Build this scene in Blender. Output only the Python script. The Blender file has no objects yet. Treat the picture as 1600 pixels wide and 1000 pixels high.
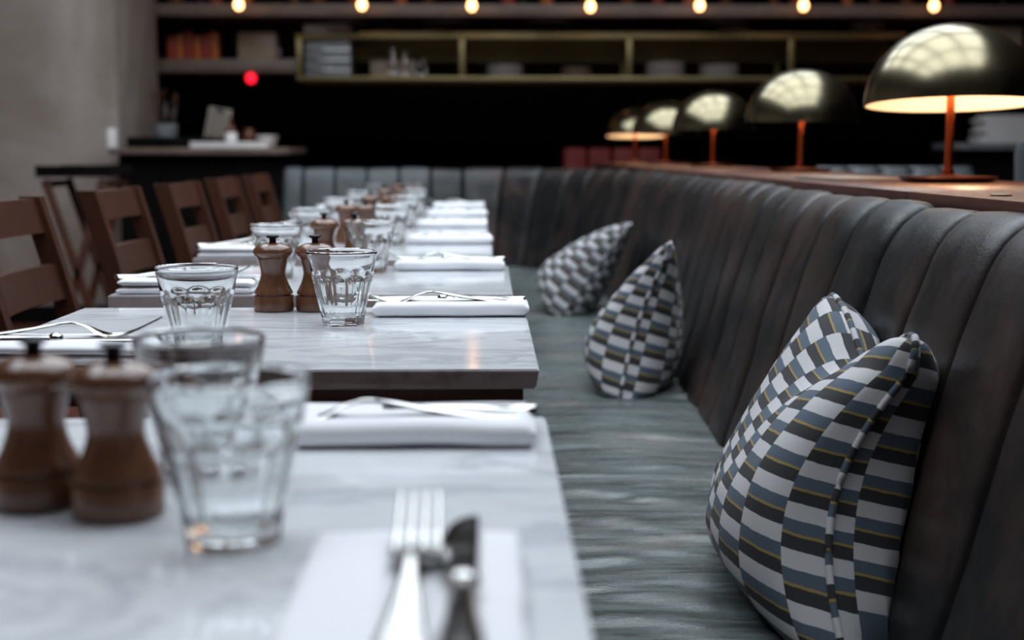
import bpy, bmesh, math, random
from mathutils import Vector, Matrix, noise
R = math.radians; PI = math.pi
scene = bpy.context.scene
col = scene.collection
random.seed(7)

# ------------------------------------------------------------------ camera
cam_d = bpy.data.cameras.new('camera'); cam = bpy.data.objects.new('camera', cam_d); col.objects.link(cam)
cam_d.sensor_width = 36.0; cam_d.sensor_fit = 'HORIZONTAL'; cam_d.lens = 2150.0 / 1600.0 * 36.0
cam.location = (0, 0, 0.958)
cam.rotation_euler = (R(90 - 6.92), R(0), R(-0.98))
cam_d.clip_start = 0.05; cam_d.clip_end = 60
cam_d.dof.use_dof = True; cam_d.dof.focus_distance = 1.62; cam_d.dof.aperture_fstop = 4.2
scene.camera = cam

# ------------------------------------------------------------------ colour, world, daylight
vs = scene.view_settings
scene.display_settings.display_device = 'sRGB'
vs.view_transform = 'Standard'; vs.look = 'None'; vs.exposure = 0.0; vs.gamma = 1.0; vs.use_curve_mapping = False
world = bpy.data.worlds.new('world'); scene.world = world; world.use_nodes = True
world.node_tree.nodes['Background'].inputs['Color'].default_value = (0.55, 0.7, 0.9, 1)
world.node_tree.nodes['Background'].inputs['Strength'].default_value = 1.2

def area(name, loc, rot, sx, sy, power, color):
    l = bpy.data.lights.new(name, 'AREA'); l.shape = 'RECTANGLE'; l.size = sx; l.size_y = sy
    l.energy = power; l.color = color
    o = bpy.data.objects.new(name, l); o.location = loc; o.rotation_euler = rot; col.objects.link(o)
    return o
SKY_X0, SKY_X1, SKY_Y0, SKY_Y1, CEIL = -2.1, 2.1, 0.7, 7.0, 3.4
area('skylight_daylight', ((SKY_X0+SKY_X1)/2, (SKY_Y0+SKY_Y1)/2, CEIL+0.30), (0, 0, 0),
     SKY_X1-SKY_X0, SKY_Y1-SKY_Y0, 350, (0.90, 0.955, 1.0))

cy = scene.cycles
cy.max_bounces = 14; cy.transmission_bounces = 14; cy.glossy_bounces = 5; cy.diffuse_bounces = 4
cy.caustics_refractive = True; cy.caustics_reflective = False; cy.blur_glossy = 0.6
cy.sample_clamp_indirect = 6.0
cy.use_denoising = True

# ------------------------------------------------------------------ materials
def principled(name, color=(0.5, 0.5, 0.5), rough=0.5, metal=0.0, **kw):
    m = bpy.data.materials.new(name); m.use_nodes = True
    b = m.node_tree.nodes['Principled BSDF']
    b.inputs['Base Color'].default_value = (*color, 1)
    b.inputs['Roughness'].default_value = rough
    b.inputs['Metallic'].default_value = metal
    for k, v in kw.items():
        b.inputs[k.replace('_', ' ')].default_value = v
    return m
class NT:
    def __init__(s, m): s.m = m; s.t = m.node_tree; s.b = s.t.nodes['Principled BSDF']
    def n(s, kind, **kw):
        x = s.t.nodes.new(kind)
        for k, v in kw.items(): setattr(x, k, v)
        return x
    def l(s, a, b): s.t.links.new(a, b)
    def coords(s, which='Object', scale=(1, 1, 1), rot=(0, 0, 0)):
        c = s.n('ShaderNodeTexCoord'); mp = s.n('ShaderNodeMapping')
        mp.inputs['Scale'].default_value = scale; mp.inputs['Rotation'].default_value = rot
        s.l(c.outputs[which], mp.inputs['Vector']); return mp.outputs['Vector']
    def noise(s, vec, scale, detail=4, rough=0.55, dist=0.0):
        x = s.n('ShaderNodeTexNoise'); x.inputs['Scale'].default_value = scale
        x.inputs['Detail'].default_value = detail; x.inputs['Roughness'].default_value = rough
        x.inputs['Distortion'].default_value = dist
        s.l(vec, x.inputs['Vector']); return x.outputs['Fac']
    def ramp(s, fac, stops, interp='LINEAR'):
        r = s.n('ShaderNodeValToRGB'); r.color_ramp.interpolation = interp
        e = r.color_ramp.elements
        while len(e) < len(stops): e.new(0.5)
        for i, (p, c) in enumerate(stops):
            e[i].position = p; e[i].color = (*c, 1) if len(c) == 3 else c
        s.l(fac, r.inputs['Fac']); return r.outputs['Color']
    def bump(s, fac, strength, dist=0.002):
        b = s.n('ShaderNodeBump'); b.inputs['Strength'].default_value = strength; b.inputs['Distance'].default_value = dist
        s.l(fac, b.inputs['Height']); s.l(b.outputs['Normal'], s.b.inputs['Normal']); return b
    def math(s, op, a, b=None):
        x = s.n('ShaderNodeMath', operation=op)
        for i, v in enumerate((a, b)):
            if v is None: continue
            if hasattr(v, 'default_value') or hasattr(v, 'links'): s.l(v, x.inputs[i])
            else: x.inputs[i].default_value = v
        return x.outputs[0]
g = lambda v: (v, v, v)

def mat_marble():
    m = principled('marble', (0.6, 0.62, 0.65), 0.13, Specular_IOR_Level=0.38); t = NT(m)
    c = t.n('ShaderNodeTexCoord'); oi = t.n('ShaderNodeObjectInfo')
    add = t.n('ShaderNodeVectorMath', operation='ADD'); sc = t.n('ShaderNodeVectorMath', operation='SCALE')
    cmb = t.n('ShaderNodeCombineXYZ')
    t.l(oi.outputs['Random'], cmb.inputs[0]); t.l(oi.outputs['Random'], cmb.inputs[1])
    t.l(cmb.outputs[0], sc.inputs[0]); sc.inputs['Scale'].default_value = 17.0
    t.l(c.outputs['Object'], add.inputs[0]); t.l(sc.outputs[0], add.inputs[1])
    mp = t.n('ShaderNodeMapping'); mp.inputs['Rotation'].default_value = (0, 0, R(32)); mp.inputs['Scale'].default_value = (1.8, 5, 3)
    t.l(add.outputs[0], mp.inputs['Vector'])
    v = mp.outputs['Vector']
    n1 = t.noise(v, 1.7, 8, 0.62, 1.1)
    veins = t.ramp(n1, [(0.0, (0.68, 0.695, 0.715)), (0.40, (0.75, 0.765, 0.79)), (0.485, (0.54, 0.56, 0.60)), (0.52, (0.75, 0.765, 0.79)), (0.62, (0.69, 0.71, 0.74)), (1.0, (0.78, 0.79, 0.805))])
    n2 = t.noise(v, 6.0, 6, 0.6, 0.6)
    r2 = t.ramp(n2, [(0.3, g(0.93)), (0.6, g(1.0))])
    mx = t.n('ShaderNodeMix', data_type='RGBA', blend_type='MULTIPLY'); mx.inputs[0].default_value = 1
    t.l(veins, mx.inputs[6]); t.l(r2, mx.inputs[7]); t.l(mx.outputs[2], t.b.inputs['Base Color'])
    t.l(t.ramp(n2, [(0.3, g(0.08)), (0.7, g(0.13))]), t.b.inputs['Roughness'])
    return m
def mat_edge():  # the sawn, slightly stained slab edge
    m = principled('marble_edge', (0.3, 0.28, 0.28), 0.45); t = NT(m)
    n = t.noise(t.coords(), 22, 6, 0.65)
    t.l(t.ramp(n, [(0.3, (0.36, 0.28, 0.27)), (0.46, (0.62, 0.54, 0.53)), (0.7, (0.72, 0.66, 0.66))]), t.b.inputs['Base Color'])
    t.bump(n, 0.2); return m
def mat_wood(name, dark, light, rough=0.35, scale=(6, 6, 1.2), bump=0.08, coat=0.0):
    m = principled(name, light, rough, Coat_Weight=coat, Coat_Roughness=0.2); t = NT(m)
    v = t.coords(scale=scale); n = t.noise(v, 6, 6, 0.6, 1.2)
    t.l(t.ramp(n, [(0.3, dark), (0.7, light)]), t.b.inputs['Base Color'])
    t.bump(t.noise(v, 22, 4), bump, 0.001); return m
def mat_cloth(name, c, scale=900, sheen=0.2):
    m = principled(name, c, 0.9, Sheen_Weight=sheen); t = NT(m)
    t.bump(t.noise(t.coords(), scale, 2), 0.15, 0.0005); return m
def mat_leather(name, base, wear, shine=0.42, wear_lo=0.46, wear_hi=0.72, vs_=(1, 1, 1)):
    m = principled(name, base, shine, Specular_IOR_Level=0.36); t = NT(m)
    g_ = t.n('ShaderNodeNewGeometry')
    mp = t.n('ShaderNodeMapping'); mp.inputs['Scale'].default_value = vs_; t.l(g_.outputs['Position'], mp.inputs['Vector'])
    v = mp.outputs['Vector']
    n = t.noise(v, 3.2, 7, 0.68, 0.5)
    t.l(t.ramp(n, [(wear_lo, base), (wear_hi, wear)]), t.b.inputs['Base Color'])
    n3 = t.noise(v, 14, 6, 0.7)
    t.l(t.ramp(n3, [(0.3, g(shine - 0.10)), (0.7, g(shine + 0.16))]), t.b.inputs['Roughness'])
    fine = t.n('ShaderNodeTexVoronoi'); fine.inputs['Scale'].default_value = 260; t.l(g_.outputs['Position'], fine.inputs['Vector'])
    mix = t.math('ADD', t.math('MULTIPLY', fine.outputs['Distance'], 0.5), t.noise(v, 35, 6, 0.65))
    t.bump(mix, 0.22, 0.0016); return m
def mat_pattern():
    m = principled('woven_checks', (0.5, 0.5, 0.5), 0.85, Sheen_Weight=0.05); t = NT(m)
    uv = t.n('ShaderNodeUVMap'); sep = t.n('ShaderNodeSeparateXYZ'); t.l(uv.outputs[0], sep.inputs[0])
    nz = t.noise(uv.outputs[0], 70, 2)
    x = t.math('MULTIPLY', sep.outputs[0], 19.5)
    colm = t.math('FLOOR', x); par = t.math('MODULO', t.math('ADD', colm, 20.0), 2.0)
    y = t.math('ADD', t.math('MULTIPLY', sep.outputs[1], 22.5), t.math('MULTIPLY', par, 0.56))
    y = t.math('ADD', y, t.math('MULTIPLY', nz, 0.05))
    fr = t.math('FRACT', y)
    rc = t.ramp(fr, [(0.0, (0.50, 0.49, 0.50)), (0.37, (0.017, 0.017, 0.019)), (0.66, (0.27, 0.19, 0.055)), (0.715, (0.066, 0.092, 0.125))], 'CONSTANT')
    wv = t.noise(uv.outputs[0], 1000, 2)
    mx = t.n('ShaderNodeMix', data_type='RGBA', blend_type='MULTIPLY'); mx.inputs[0].default_value = 1
    t.l(rc, mx.inputs[6]); t.l(t.ramp(wv, [(0.25, g(0.78)), (0.6, g(1.0))]), mx.inputs[7])
    t.l(mx.outputs[2], t.b.inputs['Base Color'])
    t.bump(wv, 0.3, 0.0006); return m
def mat_plaster():
    m = principled('worn_plaster', (0.25, 0.22, 0.2), 0.85); t = NT(m)
    v = t.coords(scale=(1, 1, 0.7)); n = t.noise(v, 1.4, 9, 0.62, 0.6)
    t.l(t.ramp(n, [(0.3, (0.20, 0.16, 0.135)), (0.5, (0.32, 0.262, 0.225)), (0.7, (0.46, 0.395, 0.355))]), t.b.inputs['Base Color'])
    t.bump(t.noise(v, 12, 6), 0.3, 0.01); return m
def mat_metal(name, c, rough, var=0.08, scale=4):
    m = principled(name, c, rough, 1.0); t = NT(m)
    n = t.noise(t.coords(), scale, 6, 0.6)
    t.l(t.ramp(n, [(0.3, g(max(0.02, rough - var))), (0.7, g(rough + var))]), t.b.inputs['Roughness'])
    return m
def mat_emit(name, c, s):
    m = principled(name, c, 0.4); b = m.node_tree.nodes['Principled BSDF']
    b.inputs['Emission Color'].default_value = (*c, 1); b.inputs['Emission Strength'].default_value = s; return m
def mat_glass(name, tint=(1, 1, 1), rough=0.0):
    return principled(name, tint, rough, Transmission_Weight=1.0, IOR=1.5)
def mat_plain(name, c, rough=0.6, var=0.25, scale=9):
    m = principled(name, c, rough); t = NT(m)
    n = t.noise(t.coords(), scale, 5)
    lo = tuple(x * (1 - var) for x in c); hi = tuple(min(1, x * (1 + var)) for x in c)
    t.l(t.ramp(n, [(0.3, lo), (0.7, hi)]), t.b.inputs['Base Color']); return m

M = {}
M['marble'] = mat_marble(); M['marble_edge'] = mat_edge()
M['mill_wood'] = mat_wood('mill_wood', (0.105, 0.040, 0.019), (0.185, 0.080, 0.042), 0.26, (9, 9, 1.5), 0.05, 0.35)
M['chair_wood'] = mat_wood('chair_wood', (0.046, 0.014, 0.007), (0.085, 0.028, 0.014), 0.42, (5, 5, 1.0))
M['dark_wood'] = mat_wood('dark_wood', (0.05, 0.016, 0.008), (0.10, 0.035, 0.018), 0.5)
M['floor_wood'] = mat_wood('floor_wood', (0.055, 0.012, 0.007), (0.11, 0.026, 0.015), 0.45, (5, 0.8, 5))
M['shelf_wood'] = mat_wood('shelf_wood', (0.10, 0.065, 0.05), (0.2, 0.145, 0.12), 0.55, (0.8, 5, 5))
M['ledge_wood'] = mat_wood('ledge_wood', (0.06, 0.020, 0.015), (0.115, 0.045, 0.035), 0.36, (5, 0.8, 5))
M['napkin'] = mat_cloth('napkin_linen', (0.86, 0.86, 0.89))
M['steel'] = mat_metal('polished_steel', (0.50, 0.495, 0.48), 0.13, 0.04, 30)
M['glass'] = mat_glass('clear_glass', (0.97, 0.985, 0.985))
M['back_leather'] = mat_leather('back_leather', (0.0085, 0.0092, 0.0098), (0.062, 0.036, 0.029), 0.38, 0.46, 0.76)
M['far_lit_leather'] = mat_leather('far_lit_leather', (0.045, 0.052, 0.055), (0.066, 0.072, 0.075), 0.42)  # back leather again, paler: daylight on the far channels put into the colour
M['seat_leather'] = mat_leather('seat_leather', (0.100, 0.121, 0.120), (0.19, 0.165, 0.15), 0.24, 0.5, 0.8, (1, 2.2, 1))  # paler version of the back leather, overhead light put into its colour
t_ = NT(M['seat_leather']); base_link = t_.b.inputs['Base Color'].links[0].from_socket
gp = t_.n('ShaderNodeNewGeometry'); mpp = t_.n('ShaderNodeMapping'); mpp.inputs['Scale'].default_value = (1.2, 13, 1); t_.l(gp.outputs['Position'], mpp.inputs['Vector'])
st_ = t_.noise(mpp.outputs['Vector'], 3.0, 5, 0.6, 0.8)  # crease grime, with dark and bright sheen streaks put into the colour
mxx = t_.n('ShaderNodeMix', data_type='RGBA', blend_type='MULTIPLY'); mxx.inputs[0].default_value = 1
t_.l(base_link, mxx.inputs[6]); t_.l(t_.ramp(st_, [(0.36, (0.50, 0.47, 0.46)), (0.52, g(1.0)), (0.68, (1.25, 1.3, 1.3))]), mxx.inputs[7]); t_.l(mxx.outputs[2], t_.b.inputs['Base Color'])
M['red_leather'] = mat_leather('red_leather', (0.10, 0.004, 0.003), (0.13, 0.008, 0.006), 0.6)
M['checks'] = mat_pattern(); M['plaster'] = mat_plaster()
M['brass'] = mat_metal('aged_brass', (0.25, 0.218, 0.140), 0.24, 0.05, 9)
M['shelf_brass'] = mat_metal('dull_brass', (0.26, 0.205, 0.10), 0.5)
M['copper'] = mat_metal('copper', (0.80, 0.17, 0.06), 0.24, 0.05)
M['dark_copper'] = mat_metal('dark_copper', (0.16, 0.05, 0.03), 0.3)
M['white_paint'] = principled('shade_lining', (0.92, 0.88, 0.80), 0.6)
M['black_metal'] = mat_metal('black_metal', (0.03, 0.03, 0.033), 0.3)
M['iron'] = mat_plain('cast_iron', (0.02, 0.02, 0.022), 0.5)
M['black'] = mat_plain('matte_black', (0.006, 0.0055, 0.0055), 0.75)
M['black_wall'] = mat_plain('black_wall', (0.0045, 0.004, 0.004), 0.9)
M['ceiling'] = mat_plain('dark_ceiling', (0.30, 0.27, 0.24), 0.9)
M['bar'] = mat_plain('glazing_bar', (0.04, 0.04, 0.045), 0.5)
M['bulb'] = mat_emit('bulb_glow', (1.0, 0.46, 0.17), 8)
M['lamp_bulb'] = mat_emit('lamp_bulb', (1.0, 0.75, 0.45), 12)
M['red_light'] = mat_emit('red_indicator', (1.0, 0.01, 0.03), 2.2)
M['white_china'] = mat_plain('white_china', (0.55, 0.50, 0.47), 0.35, 0.08)
M['beige_china'] = mat_plain('beige_china', (0.30, 0.22, 0.16), 0.4, 0.1)
M['white_board'] = mat_plain('white_board', (0.82, 0.80, 0.78), 0.7, 0.05)
M['paper'] = mat_plain('paper', (0.86, 0.83, 0.80), 0.8, 0.04)
M['cream'] = mat_plain('cream_card', (0.24, 0.20, 0.16), 0.7, 0.05)
M['orange'] = mat_plain('orange_wrap', (0.42, 0.10, 0.02), 0.5, 0.4, 20)
M['red'] = mat_plain('red_wrap', (0.30, 0.03, 0.015), 0.5, 0.4, 20)
M['galv'] = mat_plain('galvanised', (0.20, 0.21, 0.22), 0.4, 0.3, 18)
M['amber'] = mat_plain('amber_bottle', (0.10, 0.03, 0.012), 0.2)
for k_ in ('black', 'black_wall'): M[k_].node_tree.nodes['Principled BSDF'].inputs['Specular IOR Level'].default_value = 0.03
M['navy'] = mat_cloth('navy_cloth', (0.012, 0.016, 0.022))

# ------------------------------------------------------------------ mesh helpers
class MB:
    def __init__(s): s.v = []; s.f = []; s.uv = None; s.mi = []
    def add(s, vs_, fs, mi=0):
        o = len(s.v); s.v += [tuple(v) for v in vs_]; s.f += [tuple(i + o for i in f) for f in fs]; s.mi += [mi] * len(fs)
    def box(s, c, d, bevel=0.0, rot=None, seg=2, mi=0):
        bm = bmesh.new(); bmesh.ops.create_cube(bm, size=1)
        for v in bm.verts: v.co = Vector((v.co.x * d[0], v.co.y * d[1], v.co.z * d[2]))
        if bevel: bmesh.ops.bevel(bm, geom=bm.edges[:], offset=bevel, segments=seg, affect='EDGES', profile=0.5)
        if rot is not None: bmesh.ops.transform(bm, matrix=rot, verts=bm.verts)
        bm.verts.ensure_lookup_table()
        s.add([v.co + Vector(c) for v in bm.verts], [[v.index for v in f.verts] for f in bm.faces], mi); bm.free()
    def lathe(s, prof, n=32, c=(0, 0, 0), caps=True):
        vs_ = []; fs = []
        for r, z in prof:
            for k in range(n):
                a = 2 * PI * k / n; vs_.append((c[0] + r * math.cos(a), c[1] + r * math.sin(a), c[2] + z))
        for j in range(len(prof) - 1):
            for k in range(n):
                k2 = (k + 1) % n; fs.append((j * n + k, j * n + k2, (j + 1) * n + k2, (j + 1) * n + k))
        if caps:
            fs.append(tuple(range(n))[::-1]); fs.append(tuple((len(prof) - 1) * n + k for k in range(n)))
        s.add(vs_, fs)
    def tube(s, pts, rad, n=8, flat=1.0):
        pts = [Vector(p) for p in pts]; vs_ = []; fs = []
        for i, p in enumerate(pts):
            d = (pts[min(i + 1, len(pts) - 1)] - pts[max(i - 1, 0)]).normalized()
            ref = Vector((0, 0, 1)) if abs(d.z) < 0.9 else Vector((1, 0, 0))
            a = d.cross(ref).normalized(); b = a.cross(d).normalized()
            r = rad[i] if isinstance(rad, (list, tuple)) else rad
            for k in range(n):
                t = 2 * PI * k / n; vs_.append(p + a * r * math.cos(t) + b * r * flat * math.sin(t))
        for i in range(len(pts) - 1):
            for k in range(n):
                k2 = (k + 1) % n; fs.append((i * n + k, i * n + k2, (i + 1) * n + k2, (i + 1) * n + k))
        fs.append(tuple(range(n))[::-1]); fs.append(tuple((len(pts) - 1) * n + k for k in range(n)))
        s.add(vs_, fs)
    def beam(s, a, b, w, h):  # rectangular bar from a to b
        a = Vector(a); b = Vector(b); d = (b - a); L = d.length; d.normalize()
        ref = Vector((0, 1, 0)) if abs(d.y) < 0.9 else Vector((0, 0, 1))
        x = d.cross(ref).normalized(); y = x.cross(d).normalized()
        m = Matrix((x, y, d)).transposed().to_4x4()
        s.box((a + b) / 2, (w, h, L), min(w, h) * 0.18, m)
    def grid(s, nu, nv, fn, mi=0, flip=False):
        vs_ = [fn(i / nu, j / nv) for j in range(nv + 1) for i in range(nu + 1)]
        fs = []
        for j in range(nv):
            for i in range(nu):
                a = j * (nu + 1) + i; q = (a, a + 1, a + nu + 2, a + nu + 1)
                fs.append(q[::-1] if flip else q)
        s.add(vs_, fs, mi)
    def mesh(s, name, mats, smooth=35):
        me = bpy.data.meshes.new(name); me.from_pydata(s.v, [], s.f)
        for m in (mats if isinstance(mats, (list, tuple)) else [mats]): me.materials.append(m)
        me.polygons.foreach_set('material_index', s.mi)
        me.validate(); me.update()
        if smooth:
            me.polygons.foreach_set('use_smooth', [True] * len(me.polygons))
            if smooth < 180: me.set_sharp_from_angle(angle=R(smooth))
        return me
def link(name, me, parent=None, loc=(0, 0, 0), rot=(0, 0, 0)):
    o = bpy.data.objects.new(name, me); col.objects.link(o); o.location = loc; o.rotation_euler = rot
    if parent is not None: o.parent = parent
    return o
def part(name, mb, mat, parent, smooth=35, loc=(0, 0, 0), rot=(0, 0, 0)):
    return link(name, mb.mesh(name, mat, smooth), parent, loc, rot)
def tag(o, label, cat, group=None, kind=None):
    if label: o['label'] = label
    if cat: o['category'] = cat
    if group: o['group'] = group
    if kind: o['kind'] = kind
    return o
def thing(name, label, cat, loc=(0, 0, 0), rot=(0, 0, 0), group=None):
    o = bpy.data.objects.new(name, None); o.empty_display_size = 0.05; col.objects.link(o)
    o.location = loc; o.rotation_euler = rot; tag(o, label, cat, group); return o
def struct(name, mb, mat, smooth=0, parent=None):
    o = part(name, mb, mat, parent, smooth)
    if parent is None: o['kind'] = 'structure'
    return o
def kids(o): return [c for c in bpy.data.objects if c.parent == o]
def dup(root, loc, label, rot=None, group=None):
    def cp(o, par):
        c = o.copy(); col.objects.link(c)
        if par is not None: c.parent = par
        for k in children[o.name]: cp(k, c)
        return c
    children = {}
    def walk(o):
        children[o.name] = kids(o)
        for k in children[o.name]: walk(k)
    walk(root)
    c = cp(root, None); c.location = loc
    if rot is not None: c.rotation_euler = rot
    c['label'] = label
    if group: c['group'] = group
    return c
def interp(pts, x):
    if x <= pts[0][0]: return pts[0][1]
    for (a, b), (c, d) in zip(pts, pts[1:]):
        if x <= c:
            t = (x - a) / (c - a); return b + (d - b) * t
    return pts[-1][1]
def sinterp(pts, x):  # smooth catmull-rom style
    n = len(pts)
    if x <= pts[0][0]: return pts[0][1]
    if x >= pts[-1][0]: return pts[-1][1]
    for i in range(n - 1):
        if x <= pts[i + 1][0]:
            x0, y0 = pts[i]; x1, y1 = pts[i + 1]; h = x1 - x0
            def sl(k):
                if k <= 0 or k >= n - 1: return (pts[min(k + 1, n - 1)][1] - pts[max(k - 1, 0)][1]) / max(1e-6, pts[min(k + 1, n - 1)][0] - pts[max(k - 1, 0)][0])
                return (pts[k + 1][1] - pts[k - 1][1]) / (pts[k + 1][0] - pts[k - 1][0])
            t = (x - x0) / h; m0 = sl(i) * h; m1 = sl(i + 1) * h
            return (2*t**3-3*t*t+1)*y0 + (t**3-2*t*t+t)*m0 + (-2*t**3+3*t*t)*y1 + (t**3-t*t)*m1

# ------------------------------------------------------------------ room shell
X0, X1, Y0, Y1 = -4.2, 5.0, -2.6, 10.8
b = MB(); b.box(((X0+X1)/2, (Y0+Y1)/2, -0.06), (X1-X0, Y1-Y0, 0.08)); floor = struct('floor', b, M['black'])
b = MB(); b.box((0, 0, -0.01), (0.152, Y1-Y0-0.02, 0.02), 0.0015, seg=1); fm = b.mesh('floor_board', M['floor_wood'], 0)
x = X0 + 0.08
while x < X1 - 0.08:
    link('floor_board', fm, floor, (x, (Y0+Y1)/2, -0.0005)); x += 0.156
for nm, c, d, m in [('wall_far', ((X0+X1)/2, Y1+0.05, 1.75), (X1-X0+0.2, 0.1, 3.6), 'black_wall'),
                    ('wall_near', ((X0+X1)/2, Y0-0.05, 1.75), (X1-X0+0.2, 0.1, 3.6), 'plaster'),
                    ('wall_right', (X1+0.05, (Y0+Y1)/2, 1.75), (0.1, Y1-Y0, 3.6), 'black_wall'),
                    ('wall_side', (X0-0.05, (Y0+Y1)/2, 1.75), (0.1, Y1-Y0, 3.6), 'plaster')]:
    b = MB(); b.box(c, d); struct(nm, b, M[m])
# plastered wall block on the left behind the chairs, its end turned into the room
b = MB(); b.box(((X0-2.07)/2, 8.3, 1.7), (-2.07-X0, 0.98, 3.4), 0.012); struct('wall_left', b, M['plaster'], 35)
b = MB(); b.box(((X0-2.10)/2, 7.80, 0.05), (-2.12-X0, 0.02, 0.10), 0.003); struct('baseboard_left', b, M['black'])
# ceiling with the skylight opening
b = MB()
b.box(((X0+SKY_X0)/2, (Y0+Y1)/2, CEIL+0.08), (SKY_X0-X0, Y1-Y0, 0.16)); b.box(((X1+SKY_X1)/2, (Y0+Y1)/2, CEIL+0.08), (X1-SKY_X1, Y1-Y0, 0.16))
b.box(((SKY_X0+SKY_X1)/2, (Y0+SKY_Y0)/2, CEIL+0.08), (SKY_X1-SKY_X0, SKY_Y0-Y0, 0.16)); b.box(((SKY_X0+SKY_X1)/2, (Y1+SKY_Y1)/2, CEIL+0.08), (SKY_X1-SKY_X0, Y1-SKY_Y1, 0.16))
struct('ceiling', b, M['ceiling'])
b = MB()
for i in range(1, 4):
    xx = SKY_X0 + (SKY_X1-SKY_X0)*i/4; b.box((xx, (SKY_Y0+SKY_Y1)/2, CEIL+0.12), (0.14, SKY_Y1-SKY_Y0, 0.12))
for i in range(1, 4):
    yy = SKY_Y0 + (SKY_Y1-SKY_Y0)*i/4; b.box(((SKY_X0+SKY_X1)/2, yy, CEIL+0.10), (SKY_X1-SKY_X0, 0.15, 0.16))
struct('window_1', b, M['bar'])

# ------------------------------------------------------------------ banquette
JX = [(0.2, 0.412), (1.4, 0.414), (2.4, 0.412), (3.3, 0.440), (4.2, 0.445), (5.0, 0.42), (5.6, 0.365)]
path = []
y = 0.35
while y < 5.55: path.append((sinterp(JX, y), y)); y += 0.04
cx_, cy_, rr = -0.10, 5.62, 0.47
for k in range(0, 19):
    a = PI/2 * k/18; path.append((cx_ + rr*math.cos(a), cy_ + 0.62*math.sin(a) + 0.0))
x = -0.14
while x > -0.98: path.append((x, cy_+0.62)); x -= 0.04
path = [Vector((p[0], p[1])) for p in path]
cum = [0]
for a, b_ in zip(path, path[1:]): cum.append(cum[-1] + (b_-a).length)
def at_s(s):
    s = max(0, min(cum[-1] - 1e-5, s))
    lo, hi = 0, len(cum) - 1
    while hi - lo > 1:
        m = (lo + hi) // 2
        if cum[m] <= s: lo = m
        else: hi = m
    t = (s - cum[lo]) / (cum[hi] - cum[lo]); p = path[lo].lerp(path[hi], t)
    def tg(i): return (path[min(i+1, len(path)-1)] - path[max(i-1, 0)]).normalized()
    d = tg(lo).lerp(tg(hi), t).normalized()
    return p, Vector((d.y, -d.x))  # outward normal (away from the sitter)
PROF = [(0.0, 0.40), (0.0, 0.455), (0.020, 0.52), (0.044, 0.60), (0.064, 0.68), (0.084, 0.75), (0.101, 0.80), (0.116, 0.838), (0.132, 0.864), (0.150, 0.880), (0.168, 0.888), (0.182, 0.884), (0.192, 0.870), (0.195, 0.84)]
PL = [0]
for a, c in zip(PROF, PROF[1:]): PL.append(PL[-1] + math.hypot(c[0]-a[0], c[1]-a[1]))
PF = [(l / PL[-1], p[0]) for l, p in zip(PL, PROF)]; PZ = [(l / PL[-1], p[1]) for l, p in zip(PL, PROF)]
def prof(t):
    o = sinterp(PF, t); z = sinterp(PZ, t); e = 0.004
    do = sinterp(PF, min(1, t+e)) - sinterp(PF, max(0, t-e)); dz = sinterp(PZ, min(1, t+e)) - sinterp(PZ, max(0, t-e))
    L = math.hypot(do, dz) or 1
    return o, z, -dz/L, do/L  # surface normal toward sitter / up
def back_x(y, z):  # where the backrest surface is on the long side
    o = interp([(p[1], p[0]) for p in PROF[:11]], z)
    return sinterp(JX, y) + o
banq = thing('banquette', 'long dark leather channelled banquette running along the right and round the far end', 'banquette')
s = 0.0; bounds = [0.0]
s_corner0 = cum[[i for i, p in enumerate(path) if p.y > 5.55][0]]
while s < cum[-1] - 0.06:
    s += 0.182 if s < s_corner0 - 0.1 else 0.146
    bounds.append(min(s, cum[-1]))
rnd = random.Random(3)
for k, (s0, s1) in enumerate(zip(bounds, bounds[1:])):
    if s1 - s0 < 0.05: continue
    b = MB(); fat = 0.0065 + rnd.uniform(-0.0015, 0.0015); sag = rnd.uniform(-0.003, 0.003)
    def fn(u, v, s0=s0, s1=s1, fat=fat, sag=sag, k=k):
        w = 2*u - 1
        ue = 0.5 + 0.5 * (math.copysign(abs(w) ** 0.62, w))
        p, n = at_s(s0 + 0.0006 + (s1 - s0 - 0.0012) * ue)
        o, z, no, nz = prof(v)
        puff = fat * (1 - abs(w) ** 3.0) - 0.016 * (abs(w) ** 26)
        wr = 0.0022 * noise.noise(Vector((k * 3.1 + u * 1.3, v * 9, 0.3)))
        h = puff + wr + sag * (1 - w*w)
        hx = (o + no * h); return (p.x + n.x*hx, p.y + n.y*hx, z + nz*h - 0.002)
    b.grid(22, 34, fn)
    part('back_channel', b, M['back_leather'] if at_s((s0 + s1)/2)[0].x > -0.24 or (s0+s1)/2 < s_corner0 else M['far_lit_leather'], banq, 180)  # far-end channels take the lit copy of the same leather
b = MB()
def fnb(u, v):
    p, n = at_s(cum[-1] * u); o, z, no, nz = prof(v); h = -0.016
    hx = o + no*h; return (p.x + n.x*hx, p.y + n.y*hx, z + nz*h)
b.grid(160, 16, fnb)
part('back_frame', b, M['black'], banq, 180)
# outer back board
b = MB(); b.grid(160, 1, lambda u, v: ((lambda pn: (pn[0].x + pn[1].x*0.199, pn[0].y + pn[1].y*0.199, 0.02 + v*0.845))(at_s(cum[-1]*u))))
part('back_board', b, M['black'], banq, 180)
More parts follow.
